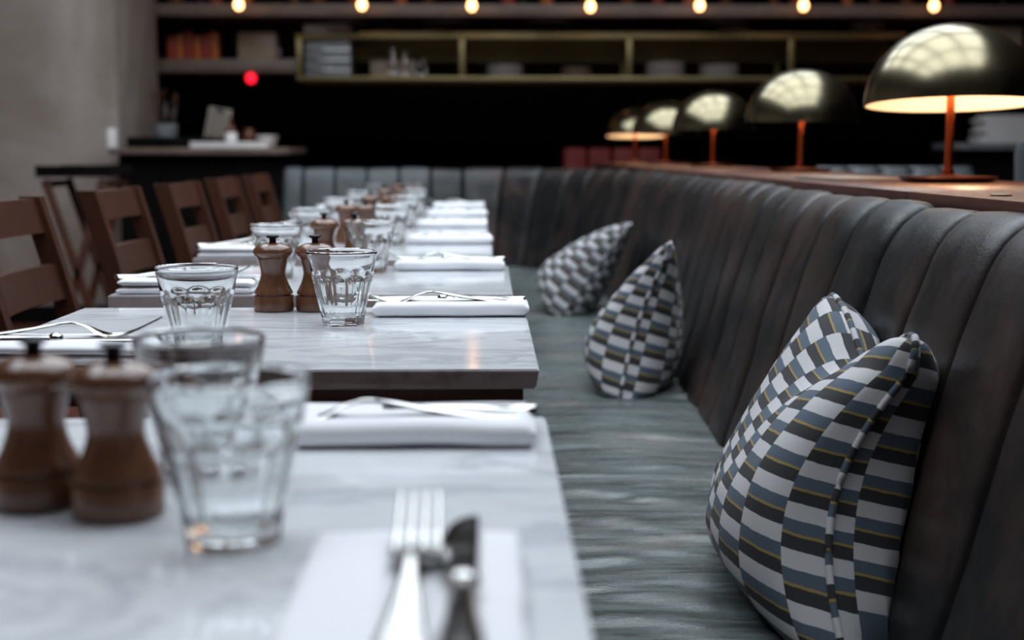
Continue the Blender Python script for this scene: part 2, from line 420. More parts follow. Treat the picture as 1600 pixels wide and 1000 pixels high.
# seats: long cushion and far cushion
SF = -0.07
def seat_z(x, y):
    q = Vector((x*1.3, y*20, 0.0)); n1 = noise.noise(q + Vector((noise.noise(Vector((x*3, y*4, 5)))*1.6, noise.noise(Vector((x*4, y*3, 1)))*2.2, 0)))
    n2 = noise.noise(Vector((x*5, y*38 + 2*noise.noise(Vector((x*6, y*5, 7))), 3.3)))
    return 0.0046*n1 + 0.0022*n2
b = MB()
YS0, YS1 = 0.35, 6.235
def fseat(u, v):
    y = YS0 + (YS1-YS0)*v
    xe = (sinterp(JX, y) + 0.012 if y < 5.6 else max(0.0, 0.377 - (y-5.6)**2*0.75))
    t = u
    if t < 0.12:   # rolled front edge
        a = PI/2 * (t/0.12); x = SF + 0.035*(1-math.cos(a))*1.0; z = 0.415 + 0.035*math.sin(a); wgt = t/0.12
        x = SF + 0.035*(1 - math.cos(a)); 
    else:
        q = (t-0.12)/0.88; x = SF + 0.035 + (xe - SF - 0.035)*q; z = 0.45 + 0.006*math.sin(PI*q) ; wgt = 1
    return (x, y, z - 0.003 + wgt*seat_z(x, y))
b.grid(44, 620, fseat)
b.box(((SF+0.40)/2+0.0, (YS0+YS1)/2, 0.365), (0.40-SF-0.004, YS1-YS0, 0.10), 0.004)
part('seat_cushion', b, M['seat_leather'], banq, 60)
b = MB()
def fseat2(u, v):
    x = -0.96 + (SF+0.01+0.96)*v
    t = u; yb = 6.24; yf = 5.76
    if t < 0.12:
        a = PI/2*(t/0.12); y = yf + 0.035*(1-math.cos(a)); z = 0.415+0.035*math.sin(a)
    else:
        q = (t-0.12)/0.88; y = yf+0.035+(yb-yf-0.035)*q; z = 0.45+0.006*math.sin(PI*q)
    return (x, y, z - 0.003 + seat_z(y, x))
b.grid(30, 90, fseat2, flip=True)
b.box(((-0.96+SF)/2, 6.0, 0.365), (0.88, 0.475, 0.10), 0.004)
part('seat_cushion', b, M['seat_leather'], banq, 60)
b = MB(); b.box(((0.0+0.40)/2, (YS0+YS1)/2, 0.157), (0.40, YS1-YS0, 0.31), 0.004); b.box((-0.47, 6.02, 0.157), (0.94, 0.42, 0.31), 0.004)
part('plinth', b, M['black'], banq, 0)

# ------------------------------------------------------------------ ledge behind the banquette
led = thing('ledge', 'reddish brown shelf ledge behind the banquette carrying the brass lamps', 'ledge', (0.86, 0, 0))
yb = [0.3, 2.12, 4.3, 6.48, 8.5]
for a, c in zip(yb, yb[1:]):
    b = MB(); b.box((0, (a+c)/2, 0.889), (0.43, c-a-0.004, 0.022), 0.003); part('top_board', b, M['ledge_wood'], led)
b = MB(); b.box((0, 4.4, 0.866), (0.41, 8.18, 0.022)); b.box((0.02, 4.4, 0.43), (0.34, 8.16, 0.85)); part('base', b, M['black'], led, 0)

# ------------------------------------------------------------------ tables
TABLES = [(-0.253, 0.54, 1.075), (-0.249, 1.317, 1.86), (-0.262, 2.022, 2.54), (-0.290, 2.74, 3.25), (-0.300, 3.44, 3.95), (-0.303, 4.14, 4.65), (-0.310, 4.84, 5.36)]
TW = 0.596
ORD = ['first (nearest)', 'second', 'third', 'fourth', 'fifth', 'sixth', 'seventh (farthest)']
ORDS = ['nearest', 'second', 'third', 'fourth', 'fifth', 'sixth', 'farthest']
for i, (tx, ya, yb_) in enumerate(TABLES):
    L = yb_ - ya
    lab = ['nearest white marble bistro table, filling the bottom left', 'second white marble table from the front, chipped right corner, sharp in focus'][i] if i < 2 else '%s white marble bistro table from the front in the receding row' % ORDS[i]
    if i == 6: lab = 'farthest small white marble bistro table beside the end of the banquette'
    t = thing('bistro_table', lab, 'table', (tx, (ya+yb_)/2, 0), group='marble bistro tables in a row')
    bm = bmesh.new(); bmesh.ops.create_cube(bm, size=1)
    for v in bm.verts: v.co = Vector((v.co.x*TW, v.co.y*L, v.co.z*0.02 + 0.74))
    bmesh.ops.bevel(bm, geom=bm.edges[:], offset=0.0016, segments=2, affect='EDGES')
    if i == 1:
        for v in bm.verts:
            if v.co.x > TW/2-0.02 and v.co.y < -L/2+0.02 and v.co.z < 0.7405: v.co.x -= 0.003; v.co.y += 0.003
    for f in bm.faces: f.material_index = 1 if abs(f.normal.z) < 0.3 else 0
    me = bpy.data.meshes.new('tabletop'); bm.to_mesh(me); bm.free(); me.materials.append(M['marble']); me.materials.append(M['marble_edge'])
    me.polygons.foreach_set('use_smooth', [True]*len(me.polygons)); me.set_sharp_from_angle(angle=R(50))
    link('tabletop', me, t)
    b = MB(); b.box((0, 0, 0.7205), (TW-0.03, L-0.03, 0.018), 0.002); part('wooden_underframe', b, M['chair_wood'], t)
    b = MB(); b.lathe([(0.045, 0.03), (0.03, 0.06), (0.024, 0.1), (0.024, 0.66), (0.035, 0.69), (0.09, 0.70), (0.09, 0.711)], 20); part('pedestal', b, M['iron'], t, loc=(-0.02, 0, 0))
    b = MB()
    for a in (0, 90): b.box((0, 0, 0.018), (0.46, 0.06, 0.03), 0.008, Matrix.Rotation(R(a), 4, 'Z'))
    part('foot', b, M['iron'], t, loc=(-0.02, 0, 0))

# ------------------------------------------------------------------ glasses
def tumbler_mesh():
    N = 9 * 12; n = MB()
    OR = [(0, 0.0255), (0.004, 0.0268), (0.015, 0.0285), (0.03, 0.0322), (0.045, 0.0354), (0.060, 0.0377), (0.070, 0.0392), (0.080, 0.0412), (0.088, 0.0429), (0.090, 0.0428)]
    AP = [(0, 0.0243), (0.015, 0.0258), (0.03, 0.0290), (0.045, 0.0322), (0.055, 0.0344), (0.0610, 0.0374), (0.0655, 0.0412), (0.09, 0.06)]
    IR = [(0.0, 0.0), (0.009, 0.0), (0.0095, 0.018), (0.012, 0.0225), (0.02, 0.0256), (0.03, 0.0284), (0.045, 0.0318), (0.060, 0.0348), (0.070, 0.0375), (0.080, 0.0402), (0.0885, 0.0422), (0.090, 0.0426)]
    rings = []
    zs = [0, 0.0015, 0.004] + [0.004 + 0.084*k/44 for k in range(1, 45)] + [0.0895, 0.0903]
    for z in zs:
        ring = []
        for k in range(N):
            a = 2*PI*k/N; loc = ((k % 12)/12 - 0.5) * 2*PI/9
            r = sinterp(OR, z); ap = sinterp(AP, z) / math.cos(loc)
            w = 0.0005; d = (ap - r); 
            r2 = min(r, ap) if abs(d) > w else 0.5*(r+ap) - 0.25*w - d*d/(4*w)
            r2 = max(r2, 0.6*r)
            if z >= 0.0895: r2 = r - (z-0.089)*0.25
            ring.append((r2*math.cos(a), r2*math.sin(a), z))
        rings.append(ring)
    izs = [0.0900, 0.0885] + [0.0885 - 0.0765*k/24 for k in range(1, 25)] + [0.0105, 0.0095]
    for z in izs:
        r = sinterp(IR, z) if z > 0.0095 else 0.016
        rings.append([(r*math.cos(2*PI*k/N), r*math.sin(2*PI*k/N), z) for k in range(N)])
    vs_ = [p for r in rings for p in r]; fs = []
    for j in range(len(rings)-1):
        for k in range(N):
            k2 = (k+1) % N; fs.append((j*N+k, j*N+k2, (j+1)*N+k2, (j+1)*N+k))
    o = len(vs_); vs_.append((0, 0, 0.0012)); vs_.append((0, 0, 0.009))
    for k in range(N):
        k2 = (k+1) % N; fs.append((o, k2, k)); l = (len(rings)-1)*N; fs.append((o+1, l+k, l+k2))
    n.add(vs_, fs); return n.mesh('tumbler', M['glass'], 180)
TZ = 0.7502
glass_me = tumbler_mesh()
GL = [(-0.138, 0.725, 'nearest faceted glass tumbler, in front, beside two wooden mills on the first table'),
      (-0.188, 0.888, 'faceted glass tumbler standing directly behind the nearest one on the first table'),
      (-0.305, 1.44, 'sharp faceted glass tumbler at the left of the second table, left of the mills'),
      (-0.178, 1.672, 'sharp faceted glass tumbler right of the two mills on the second table'),
      (-0.352, 2.29, 'faceted glass tumbler left of the mills on the third table'),
      (-0.204, 2.40, 'faceted glass tumbler right of the mills on the third table'),
      (-0.380, 2.96, 'left glass tumbler on the fourth table, left of its mills'),
      (-0.222, 3.14, 'right glass tumbler on the fourth table, beside its mills'),
      (-0.395, 3.66, 'left glass tumbler on the fifth marble table'), (-0.235, 3.84, 'right glass tumbler on the fifth marble table'),
      (-0.405, 4.36, 'left glass tumbler on the sixth marble table'), (-0.245, 4.54, 'right glass tumbler on the sixth marble table'),
      (-0.43, 5.18, 'left glass tumbler on the farthest marble table'), (-0.28, 5.24, 'right glass tumbler on the farthest marble table')]
for i, (gx, gy, lab) in enumerate(GL):
    o = link('glass_tumbler', glass_me, None, (gx, gy, TZ), (0, 0, i*0.7))
    tag(o, lab, 'glass', 'faceted tumblers on the marble tables')

# ------------------------------------------------------------------ mills
def make_mill(loc, label):
    t = thing('pepper_mill', label, 'mill', loc, group='wooden mills on the marble tables')
    b = MB()
    pr = [(0.0245, 0), (0.0262, 0.001), (0.0266, 0.004), (0.0264, 0.0195), (0.0258, 0.0205), (0.0225, 0.0210), (0.0225, 0.0222), (0.0255, 0.0230), (0.0252, 0.0255), (0.0232, 0.0290), (0.0205, 0.0345), (0.0180, 0.041), (0.0167, 0.046), (0.0163, 0.050), (0.0169, 0.055), (0.0183, 0.061), (0.0196, 0.066), (0.0203, 0.0695), (0.0203, 0.0705), (0.0190, 0.071)]
    b.lathe(pr, 40); part('body', b, M['mill_wood'], t, 40)
    b = MB(); b.lathe([(0.019, 0.0708), (0.0215, 0.0712), (0.0225, 0.0725), (0.0250, 0.0745), (0.0262, 0.0772), (0.0262, 0.0790), (0.0250, 0.0820), (0.0225, 0.0850), (0.018, 0.0875), (0.012, 0.0893), (0.006, 0.0900)], 40); part('head', b, M['mill_wood'], t, 60)
    b = MB(); b.lathe([(0.0046, 0.0895), (0.0046, 0.0955), (0.0058, 0.0965), (0.0080, 0.0972), (0.0085, 0.0982), (0.0080, 0.0996), (0.0060, 0.1004), (0.002, 0.1006)], 20); part('knob', b, M['black_metal'], t, 50)
    return t
MI = [(-0.268, 0.806, 'left of the two brown wooden mills on the nearest table'), (-0.2145, 0.782, 'right of the two brown wooden mills on the nearest table, beside the glass'),
      (-0.285, 1.822, 'left wooden mill at the back of the second table'), (-0.2290, 1.822, 'right wooden mill at the back of the second table, half behind a glass'),
      (-0.298, 2.505, 'left wooden mill on the third marble table'), (-0.242, 2.495, 'right wooden mill on the third marble table'),
      (-0.330, 3.21, 'left wooden mill on the fourth marble table'), (-0.285, 3.20, 'right wooden mill on the fourth marble table'),
      (-0.335, 3.91, 'left wooden mill on the fifth marble table'), (-0.279, 3.90, 'right wooden mill on the fifth marble table'),
      (-0.345, 4.61, 'left wooden mill on the sixth marble table'), (-0.290, 4.60, 'right wooden mill on the sixth marble table'),
      (-0.345, 5.30, 'left wooden mill on the farthest marble table'), (-0.292, 5.31, 'right wooden mill on the farthest marble table')]
mill0 = make_mill((MI[0][0], MI[0][1], TZ), MI[0][2])
for i, (mx_, my_, lab) in enumerate(MI[1:]): dup(mill0, (mx_, my_, TZ), lab, (0, 0, 1.3*i))

# ------------------------------------------------------------------ napkins
def napkin_mesh(L, W, H, seed, layers=3, dip=0.35):
    b = MB(); rd = random.Random(seed); hl = H/layers
    for k in range(layers):
        ox = rd.uniform(-0.002, 0.002); oy = rd.uniform(-0.0025, 0.0025); w = W/2 - 0.002*k; l = L/2 - rd.uniform(0, 0.003)
        nprof = 26
        def fn(u, v, k=k, ox=ox, oy=oy, w=w, l=l):
            a = 2*PI*v; c = math.cos(a); s_ = math.sin(a)
            yy = math.copysign(abs(c)**0.35, c)*w; zz = math.copysign(abs(s_)**0.8, s_)*hl*0.54
            xx = (u*2-1)*l
            e = max(0, abs(u*2-1) - 0.985)/0.015
            zc = hl*(k+0.5)
            mid = math.exp(-((yy+0.004)/(W*0.16))**2)
            bulge = 1 + 0.16*noise.noise(Vector((xx*14, seed*3.3 + k, yy*20)))
            z = zc*bulge + zz*(1-0.65*e) - dip*mid*(k+0.5 + (0.5 if s_ > 0 else -0.5))*hl*0.5
            yy2 = yy + 0.0016*noise.noise(Vector((xx*22, seed, k*2.0)))
            return (xx+ox, yy2+oy, max(z, 0.0002 + 0.0001*k))
        b.grid(30, nprof, fn, flip=True)
        for e in (0, 1):
            n = nprof; ring = [fn(e, j/n) for j in range(n)]
            b.add(ring, [tuple(range(n)) if e == 0 else tuple(range(n))[::-1]])
    return b.mesh('napkin', M['napkin'], 50)
nap = [napkin_mesh(0.20, 0.092, 0.0190, s_, 1, dip=0.42) for s_ in (1, 2)]
napL = napkin_mesh(0.205, 0.105, 0.021, 5, 2, 0.25)
NP = [(-0.0625, 0.998, 0, 0, 'puffy white napkin roll across the back right of the nearest table'),
      (-0.050, 1.782, 1, 0, 'white folded napkin with cutlery at the right back of the second table'),
      (-0.068, 2.478, 0, 0.01, 'white folded napkin at the right back of the third table'),
      (-0.092, 3.195, 1, -0.01, 'white folded napkin at the right back of the fourth table'),
      (-0.100, 3.895, 0, 0.01, 'white folded napkin at the right back of the fifth table'),
      (-0.105, 4.595, 1, 0, 'white folded napkin at the right back of the sixth table'),
      (-0.112, 5.30, 0, 0, 'white folded napkin at the right back of the farthest table'),
      (-0.432, 1.385, 2, 0, 'white folded napkin on the left front of the second table, under fork and knife'),
      (-0.452, 2.085, 2, 0.02, 'white folded napkin on the left front of the third table'),
      (-0.480, 2.80, 2, -0.01, 'white folded napkin on the left front of the fourth table'),
      (-0.490, 3.50, 2, 0.01, 'white folded napkin on the left front of the fifth table'),
      (-0.495, 4.20, 2, 0, 'white folded napkin on the left front of the sixth table'),
      (-0.500, 4.90, 2, 0, 'white folded napkin on the left front of the farthest table')]
for (nx, ny, k, rz, lab) in NP:
    o = link('napkin', (nap + [napL])[k], None, (nx, ny, TZ), (0, 0, rz)); tag(o, lab, 'napkin', 'folded white napkins on the marble tables')
near_nap = napkin_mesh(0.225, 0.108, 0.0125, 9, 2, 0.0)
o = link('napkin', near_nap, None, (-0.039, 0.593, TZ), (0, 0, R(90)))
tag(o, 'flat white napkin pointing away under the nearest fork and knife', 'napkin', 'folded white napkins on the marble tables')

# ------------------------------------------------------------------ cutlery (local +Y = tip)
def strip(b, pts, thick):  # pts: (y, xl, xr, z)
    vs_ = []; n = len(pts)
    for (y, xl, xr, z) in pts:
        m = (xl + xr)/2; q = 0.25
        vs_ += [(xl, y, z), (xl + (m-xl)*q, y, z + thick*0.5), (m, y, z + thick*0.62), (xr + (m-xr)*q, y, z + thick*0.5), (xr, y, z), (xr+(m-xr)*q, y, z-thick*0.5), (m, y, z-thick*0.6), (xl+(m-xl)*q, y, z-thick*0.5)]
    fs = []
    for i in range(n-1):
        for k in range(8):
            k2 = (k+1) % 8; fs.append((i*8+k, i*8+k2, (i+1)*8+k2, (i+1)*8+k)[::-1])
    fs.append(tuple(range(8))); fs.append(tuple((n-1)*8+k for k in range(8))[::-1])
    b.add(vs_, fs)
FZ = [(0, 0.0045), (0.03, 0.0065), (0.07, 0.0115), (0.10, 0.0165), (0.115, 0.0178), (0.13, 0.0145), (0.142, 0.0085), (0.152, 0.0055), (0.165, 0.0060), (0.18, 0.0105), (0.205, 0.0225)]
FW = [(0, 0.006), (0.003, 0.0092), (0.010, 0.0113), (0.025, 0.0110), (0.05, 0.0080), (0.08, 0.0050), (0.105, 0.0034), (0.122, 0.0030), (0.130, 0.0042), (0.138, 0.0090), (0.145, 0.0122), (0.155, 0.0130)]
def make_fork(loc, rot, label):
    t = thing('fork', label, 'fork', loc, rot, 'steel forks on the napkins')
    b = MB(); strip(b, [(y_/1000, -sinterp(FW, y_/1000), sinterp(FW, y_/1000), sinterp(FZ, y_/1000)) for y_ in list(range(0, 12, 3)) + list(range(12, 123, 6))], 0.0030); part('handle', b, M['steel'], t, 60)
    b = MB(); strip(b, [(y_/1000, -sinterp(FW, y_/1000), sinterp(FW, y_/1000), sinterp(FZ, y_/1000)) for y_ in range(120, 157, 3)], 0.0022); part('head', b, M['steel'], t, 60)
    for k in range(4):
        c0 = (k-1.5)*0.0070; b = MB(); pts = []
        for j in range(14):
            y_ = 0.1535 + 0.0515*j/13; w = 0.0025 - 0.0011*(j/13)**1.6
            if j == 13: w = 0.0008
            c = c0*(1 - 0.10*j/13); pts.append((y_, c-w, c+w, sinterp(FZ, y_)))
        strip(b, pts, 0.0022); part('tine', b, M['steel'], t, 60)
    return t
def make_knife(loc, rot, label):
    t = thing('table_knife', label, 'knife', loc, rot, 'steel knives on the napkins')
    b = MB(); KW = [(0, 0.006), (0.004, 0.0092), (0.02, 0.0105), (0.05, 0.0088), (0.08, 0.0066), (0.097, 0.0058), (0.100, 0.0066), (0.105, 0.0072), (0.110, 0.0066), (0.113, 0.0045)]
    strip(b, [(y_/1000, -sinterp(KW, y_/1000), sinterp(KW, y_/1000), 0.0052) for y_ in [0, 2, 4, 8, 14, 22, 32, 44, 56, 68, 80, 90, 97, 100, 103, 106, 109, 112]], 0.0075); part('handle', b, M['steel'], t, 60)
    b = MB(); b.lathe([(0.001, -0.0075), (0.005, -0.0062), (0.0078, -0.002), (0.0078, 0.002), (0.005, 0.0062), (0.001, 0.0075)], 20)
    b.v = [(v[0], 0.108+v[2], 0.0066+v[1]*0.75) for v in b.v]; part('bolster', b, M['steel'], t, 80)
    b = MB(); BW = [(0.111, 0.0050), (0.116, 0.0085), (0.125, 0.0108), (0.16, 0.0122), (0.185, 0.0120), (0.20, 0.0102), (0.212, 0.0082), (0.220, 0.0045), (0.224, -0.0005)]
    strip(b, [(y_/1000, -interp(BW, y_/1000), 0.0062 - max(0, (y_-218)/1000*0.1), 0.0052) for y_ in range(111, 225, 3)] + [(0.2245, 0.0050, 0.0060, 0.0052)], 0.0016); part('blade', b, M['steel'], t, 60)
    return t
f0 = make_fork((-0.0345, 0.488, 0.7618), (0, 0, 0.004), 'nearest steel fork, tines up, on the flat napkin at the bottom')
k0 = make_knife((-0.0115, 0.486, 0.7618), (0, 0, 0), 'nearest steel table knife beside the fork at the bottom')
RT = R(90)  # tips toward -X
near_k = {0: 0.0135}
for i, (nx, ny, k, rz, lab) in enumerate(NP):
    side = 'right' if k < 2 else 'left'; tb = ORDS[i] if i < 7 else ORDS[i-6]
    where = 'on the %s napkin of the %s table' % (side, tb)
    z = TZ + (0.0118 if k < 2 else 0.0168)
    if side == 'right':
        dup(f0, (nx+0.088, ny-0.010, z), 'steel fork with tines pointing left ' + where, (R(0), 0, RT+0.03))
        dup(k0, (nx+0.098, ny+0.016, z), 'steel knife lying behind the fork ' + where, (0, 0, RT))
    else:
        dup(f0, (nx-0.110, ny+0.022, z), 'steel fork with tines pointing right ' + where, (0, 0, -RT))
        dup(k0, (nx-0.11, ny-0.010, z), 'steel knife with the blade pointing right ' + where, (0, 0, -RT))

# ------------------------------------------------------------------ cushions
def pillow(name, label, NB, NTp, FT, FB, front, back, bow, pinch, chop, yaw_shift=0.0, seed=0, sag=0.35):
    NB, NTp, FT, FB = map(Vector, (NB, NTp, FT, FB)); c = (NB+FB)/2; c.z = 0.4495
    t = thing(name, label, 'cushion', c, group='checked cushions on the banquette')
    N = 56
    nrm = (NTp - NB).cross(FB - NB).normalized()
    if nrm.x > 0: nrm = -nrm
    ctr = (NB+FB+NTp+FT)/4
    def mid(u, v):
        p = NB.lerp(FB, u).lerp(NTp.lerp(FT, u), v)
        cu, cv = 2*u-1, 2*v-1
        inw = pinch*(1-cv*cv)*cu*abs(cu)**2
        ed = (FB - NB).normalized(); p = p - ed*inw
        up_ = (NTp - NB).normalized(); p = p - up_*(pinch*0.5*(1-cu*cu)*cv*abs(cv)**2)
        p = p + nrm*bow*math.sin(PI*min(1, v*1.15))**1.0*max(0, 1-u*1.6)
        p = p.lerp(ctr, 0.085*(abs(cu)*abs(cv))**9)
        # the chop in the top edge
        p.z -= chop*math.exp(-((u-0.45)/0.20)**2)*max(0, v-0.25)**2.2*1.8
        return p
    def surf(u, v, side):
        p = mid(u, v); a = max(0, 4*u*(1-u)); b_ = max(0, 4*v*(1-v))
        th = (a**0.42)*(max(0.0, math.sin(PI*min(1, max(0, v))**0.72))**0.42)*(1 + sag*(0.5-v)*2)
        d = front if side > 0 else -back
        crease = 1 - 0.32*math.exp(-((u-0.45)/0.13)**2)*max(0, v-0.35)**1.0
        wr = 0.05*noise.noise(Vector((u*3.5, v*3.0, seed + side)))*a**0.5 + 0.022*noise.noise(Vector((u*9, v*6, seed*2 + side)))
        q = p + nrm*d*th*crease*(1 + wr)
        lim = back_x(q.y, q.z) - 0.009
        if q.x > lim: q.x = lim - 0.0 + (0.0006*side)
        zmin = 0.4545
        if q.z < zmin: q.z = zmin + 0.0002*side
        return q - c
    for side, nm in ((1, 'front_cover'), (-1, 'back_cover')):
        b = MB(); b.grid(N, N, lambda u, v: surf(u, v, side), flip=(side > 0)); me = b.mesh(nm, M['checks'], 180)
        au = [0.0]; av = [0.0]   # cloth lengths in metres across and up the cover
        for q in range(N):
            au.append(au[-1] + 0.5*(surf(q/N, 0.5, side) - surf((q+1)/N, 0.5, side)).length + 0.5*(surf(q/N, 0.7, side) - surf((q+1)/N, 0.7, side)).length)
            av.append(av[-1] + (surf(0.35, q/N, side) - surf(0.35, (q+1)/N, side)).length)
        uvl = me.uv_layers.new(name='uv')
        for p in me.polygons:
            for li in p.loop_indices:
                vi = me.loops[li].vertex_index; i_, j_ = vi % (N+1), vi // (N+1)
                uvl.data[li].uv = (au[i_] + (0.012 if side > 0 else 0.03), av[j_] + (0 if side > 0 else 0.02))
        link(nm, me, t)
    seq = [(i/40, 0) for i in range(40)] + [(1, i/40) for i in range(40)] + [(1-i/40, 1) for i in range(40)] + [(0, 1-i/40) for i in range(41)]
    pts = [surf(u, v, 1) for u, v in seq]
    b = MB(); n = 8; b.tube([(p.x, p.y, p.z) for p in pts], 0.0042, n)
    me = b.mesh('piping', M['checks'], 180); uvl = me.uv_layers.new(name='uv')
    for p in me.polygons:
        for li in p.loop_indices:
            vi = me.loops[li].vertex_index; uvl.data[li].uv = (0.02, (vi//n)*0.009)
    link('piping', me, t)
    return t
pillow('cushion', 'sharp checked cushion in blue, black, white and ochre, nearest on the banquette',
       (0.362, 1.30, 0.418), (0.452, 1.41, 0.776), (0.452, 1.81, 0.784), (0.375, 1.86, 0.418), 0.112, 0.160, 0.045, 0.05, 0.055, seed=1, sag=0.30)
pillow('cushion', 'middle checked cushion on the banquette seat, its seamed edge facing out',
       (0.264, 2.78, 0.432), (0.380, 2.84, 0.785), (0.42, 3.20, 0.73), (0.34, 3.22, 0.432), 0.100, 0.085, 0.015, 0.04, 0.03, seed=4)
pillow('cushion', 'farthest checked cushion, tipped over behind the middle one',
       (0.205, 4.24, 0.435), (0.445, 4.23, 0.75), (0.46, 4.62, 0.72), (0.25, 4.66, 0.435), 0.12, 0.07, 0.0, 0.03, 0.02, seed=8)

# ------------------------------------------------------------------ chairs
def make_chair(loc, label):
    t = thing('dining_chair', label, 'chair', loc, group='wooden ladder back chairs along the tables')
    W = 0.39
    for s_ in (0, 1):
        y_ = 0.018 + s_*(W-0.036); b = MB()
        zs = [(0.0, 0.060), (0.25, 0.090), (0.45, 0.100), (0.60, 0.078), (0.75, 0.038), (0.88, 0.0)]
        vs_ = []; fs = []
        for k, (z, x_) in enumerate(zs):
            h = 0.019 if z > 0.3 else 0.017
            for dx, dy in ((-h, -0.0135), (h, -0.0135), (h, 0.0135), (-h, 0.0135)): vs_.append((x_+dx, y_+dy, z))
        for k in range(len(zs)-1):
            for q in range(4):
                q2 = (q+1) % 4; fs.append((k*4+q, k*4+q2, (k+1)*4+q2, (k+1)*4+q))
        fs.append((3, 2, 1, 0)); n4 = (len(zs)-1)*4; fs.append((n4, n4+1, n4+2, n4+3)); b.add(vs_, fs)
        part('back_post', b, M['chair_wood'], t, 30)
    def slat(z0, z1, nm):
        b = MB()
        def post_x(z): return interp([(0.45, 0.100), (0.60, 0.078), (0.75, 0.038), (0.88, 0.0)], z)
        vs_ = []; fs = []; n = 8
        for k in range(n+1):
            y_ = 0.028 + (W-0.056)*k/n; bw = -0.014*math.sin(PI*k/n)
            for z, dx in ((z0, -0.009), (z0, 0.009), (z1, 0.009), (z1, -0.009)): vs_.append((post_x(z)+bw+dx, y_, z))
        for k in range(n):
            for q in range(4):
                q2 = (q+1) % 4; fs.append((k*4+q, (k+1)*4+q, (k+1)*4+q2, k*4+q2))
        fs.append((0, 1, 2, 3)); fs.append((n*4+3, n*4+2, n*4+1, n*4)); b.add(vs_, fs)
        part(nm, b, M['chair_wood'], t, 30)
    slat(0.815, 0.876, 'back_rail'); slat(0.695, 0.758, 'back_rail')
    b = MB(); b.box((0.285, W/2, 0.452), (0.37, W+0.01, 0.025), 0.008); part('seat', b, M['chair_wood'], t)
    for s_ in (0, 1):
        b = MB(); b.box((0.44, 0.02+s_*(W-0.04), 0.22), (0.032, 0.032, 0.44), 0.003); part('front_leg', b, M['chair_wood'], t)
        b = MB(); b.box((0.265, 0.02+s_*(W-0.04), 0.20), (0.33, 0.018, 0.028), 0.003); part('stretcher', b, M['chair_wood'], t)
    b = MB(); b.box((0.44, W/2, 0.415), (0.022, W-0.06, 0.045), 0.003); b.box((0.105, W/2, 0.415), (0.022, W-0.06, 0.045), 0.003); part('seat_rail', b, M['chair_wood'], t)
    return t
CH = [(-0.830, 2.150, 'nearest brown ladder back chair, cut by the left edge'), (-0.838, 2.885, 'second brown ladder back chair, in front of the folding stand'),
      (-0.822, 3.480, 'third brown ladder back chair, middle of the row of five'), (-0.855, 4.255, 'fourth brown ladder back chair from the left'),
      (-0.862, 4.935, 'fifth and farthest brown ladder back chair, next to the far banquette')]
c0 = make_chair((CH[0][0], CH[0][1], 0.0), CH[0][2])
for (x_, y_, lab) in CH[1:]: dup(c0, (x_, y_, 0), lab)

# ------------------------------------------------------------------ brass dome lamps
def make_lamp(loc, label, tilt, power):
    t = thing('table_lamp', label, 'lamp', loc, group='brass dome lamps on the ledge')
    b = MB(); b.lathe([(0.075, 0.0), (0.090, 0.003), (0.095, 0.009), (0.094, 0.0115), (0.03, 0.0135), (0.012, 0.016)], 48); part('base', b, M['dark_copper'], t, 40)
    b = MB(); b.lathe([(0.0115, 0.014), (0.0115, 0.026), (0.0085, 0.027), (0.0085, 0.255)], 24); part('stem', b, M['copper'], t, 40)
    piv = Vector((0, 0, 0.235)); Rm = Matrix.Rotation(R(tilt), 4, 'X')
    RR, HH, z0 = 0.168, 0.157, 0.152
    sh = MB(); pr = [(RR*math.cos(a)**0.96 if a < PI/2 - 0.001 else 0.0005, z0 + HH*math.sin(a)) for a in [PI/2*k/28 for k in range(29)]]
    sh.lathe(pr, 72, caps=False)
    ip = [((RR-0.0035)*math.cos(a)**0.96 if a < PI/2 - 0.001 else 0.0005, z0 + 0.0005 + (HH-0.004)*math.sin(a)) for a in [PI/2*k/28 for k in range(29)]]
    sh.lathe([(ip[0][0], ip[0][1]), pr[0]], 72, caps=False)
    ln = MB(); ln.lathe(ip[::-1], 72, caps=False)
    for m_ in (sh, ln):
        m_.v = [tuple((Rm @ (Vector(v)-piv)) + piv) for v in m_.v]
    so = part('shade', sh, M['brass'], t, 60); part('shade_lining', ln, M['white_paint'], so, 60)
    b = MB(); b.lathe([(0.012, 0.245), (0.012, 0.262), (0.02, 0.268), (0.026, 0.278), (0.024, 0.290), (0.012, 0.298), (0.002, 0.300)], 20)
    part('bulb', b, M['lamp_bulb'], t, 60)
    l = bpy.data.lights.new('lamp_light', 'POINT'); l.energy = power; l.color = (1.0, 0.60, 0.33); l.shadow_soft_size = 0.02
    lo = bpy.data.objects.new('lamp_light', l); col.objects.link(lo); lo.parent = t; lo.location = (0.035, -0.02, 0.235)
    return t
LZ = 0.9002
for (x_, y_, tilt, pw, lab) in [(0.912, 2.73, -3.6, 1.9, 'largest, nearest brass dome table lamp with its lit white underside showing'),
                                (0.950, 4.20, 1.5, 0.9, 'second brass dome lamp from the right on the ledge'),
                                (0.915, 5.63, 1.0, 0.9, 'middle one of the five brass dome lamps on the ledge'),
                                (0.872, 6.80, 3.0, 0.8, 'fourth brass dome lamp from the right on the ledge'),
                                (0.838, 7.90, -3.5, 1.2, 'farthest, smallest brass dome lamp with a glowing rim')]:
    make_lamp((x_, y_, LZ), lab, tilt, pw)
b = MB(); b.lathe([(0.014, 0), (0.014, 0.002), (0.010, 0.003), (0.006, 0.003)], 20); o = part('brass_plug', b, M['shelf_brass'], None); o.location = (0.695, 1.86, LZ)
tag(o, 'small round brass plug set on the ledge near the big lamp', 'plug')
b = MB(); b.box((0, 0, 0.002), (0.13, 0.30, 0.003), 0.001); b.box((0.002, 0.003, 0.0055), (0.128, 0.295, 0.003), 0.001); o = part('menu_card', b, M['cream'], None); o.location = (0.765, 2.95, LZ); o.rotation_euler = (0, 0, 0.1)
